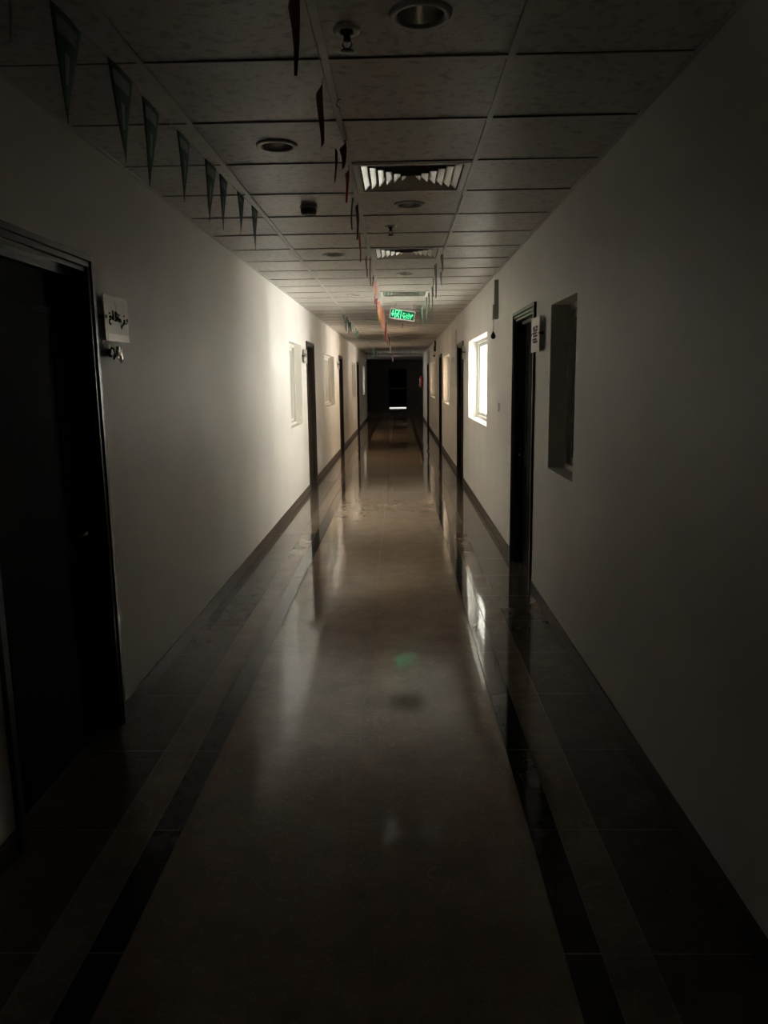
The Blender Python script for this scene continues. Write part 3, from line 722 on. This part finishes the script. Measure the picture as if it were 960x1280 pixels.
fe = thing('fire_extinguisher', 'red fire extinguisher hung on the right wall at the far end', 'fire extinguisher', (XR - .105, 33.4, 1.38))
bm = bmesh.new(); rg = lathe(bm, [(.060, 0), (.078, .012), (.082, .03), (.082, .38), (.072, .43), (.045, .465), (.028, .475)], 28); cap(bm, rg[0]); cap(bm, rg[-1]); obj('cylinder', bm, M['red'], fe)
bm = bmesh.new(); rg = lathe(bm, [(.024, .470), (.024, .51), (.015, .52)], 16); cap(bm, rg[-1]); box(bm, -.012, .012, -.09, .02, .515, .525); box(bm, -.010, .010, -.085, .01, .545, .555); box(bm, -.010, .010, -.0, .02, .52, .556); obj('valve', bm, M['black'], fe)
bm = bmesh.new(); tube(bm, [(-.02, 0, .50), (-.09, -.02, .48), (-.105, -.02, .38), (-.103, -.02, .16), (-.098, -.01, .10)], .011, 10); obj('hose', bm, M['black'], fe)
bm = bmesh.new(); a0 = PI * .95; lay = []
for z_ in (.06, .36):
    lay.append([bm.verts.new((.0835 * math.cos(a0 + k * .12), .0835 * math.sin(a0 + k * .12), z_)) for k in range(9)])
for k in range(8): bm.faces.new((lay[0][k], lay[0][k + 1], lay[1][k + 1], lay[1][k]))
obj('glint_patch', bm, M['paper'], fe)  # white patch painted in for the bright glint on the cylinder's left
bm = bmesh.new(); box(bm, .080, .105, -.02, .02, .30, .42); obj('wall_bracket', bm, M['steel'], fe)

# ------------------------------------------------------------------ light: daylight through the rooms' outer windows, sky outside, added fills at the far end
def sky_light(y0, y1, z0, z1, power, x=5.12, col=(1.0, .985, .95), flip=False):
    l = bpy.data.lights.new('window_daylight', 'AREA'); l.shape = 'RECTANGLE'; l.size = y1 - y0; l.size_y = z1 - z0; l.energy = power; l.color = col
    o_ = bpy.data.objects.new('window_daylight', l); C.objects.link(o_)
    o_.location = (x, (y0 + y1) / 2, (z0 + z1) / 2)
    o_.rotation_euler = (PI / 2, 0, -PI / 2 if flip else PI / 2)     # emits towards -X, or +X when flipped
    return o_
sky_light(38.4, 39.6, .9, 2.1, 9, x=-3.3, flip=True, col=(1.0, .92, .8))    # added fill through an invented opening, lifts the dark lobby
def daylight(spans, low, high, col):
    for a, b_ in spans:
        sky_light(a, b_, .05, 1.25, low, col=col)       # sunlit ground seen through the lower half of the glass doors
        sky_light(a, b_, 1.25, 2.45, high, col=col)     # sky through the upper half
daylight(SKY_B[:1], 960, 260, (1.0, 1.0, .99))
daylight(SKY_B[1:], 540, 160, (1.0, 1.0, .99))
daylight(SKY_C[:1], 420, 140, (1.0, .95, .88))
daylight(SKY_C[1:], 500, 170, (1.0, .95, .88))
daylight(SKY_D, 190, 60, (1.0, .94, .85))
for a, b_ in SKY_E: sky_light(a, b_, .6, 2.3, 230, x=-4.2, flip=True, col=(1.0, .96, .9))  # added lamp, lights the far end through the added left window
w = bpy.data.worlds.new('sky'); S.world = w; w.use_nodes = True
bg = w.node_tree.nodes['Background']; bg.inputs[0].default_value = (1.0, .96, .92, 1); bg.inputs[1].default_value = 0.9

# ------------------------------------------------------------------ camera
cam = bpy.data.cameras.new('camera'); co = bpy.data.objects.new('camera', cam); C.objects.link(co)
cam.sensor_fit = 'VERTICAL'; cam.sensor_height = 36; cam.lens = 961 / 1280 * 36; cam.clip_start = .05; cam.clip_end = 200
Mr = Matrix(((0.99971267, 0.01046935, 0.02156294), (0.01948224, 0.16918788, -0.98539124), (-0.01396459, 0.98552821, 0.1689353)))
co.matrix_world = Matrix.Translation((0, 0, 1.7)) @ Mr.to_4x4()
S.camera = co
S.view_settings.view_transform = 'Standard'; S.view_settings.look = 'None'; S.view_settings.gamma = 1; S.view_settings.exposure = 0.24
S.view_settings.use_curve_mapping = False
S.cycles.use_denoising = True; S.cycles.max_bounces = 14; S.cycles.diffuse_bounces = 10; S.cycles.glossy_bounces = 6; S.cycles.transparent_max_bounces = 12
S.cycles.sample_clamp_indirect = 6; S.cycles.caustics_reflective = False; S.cycles.caustics_refractive = False
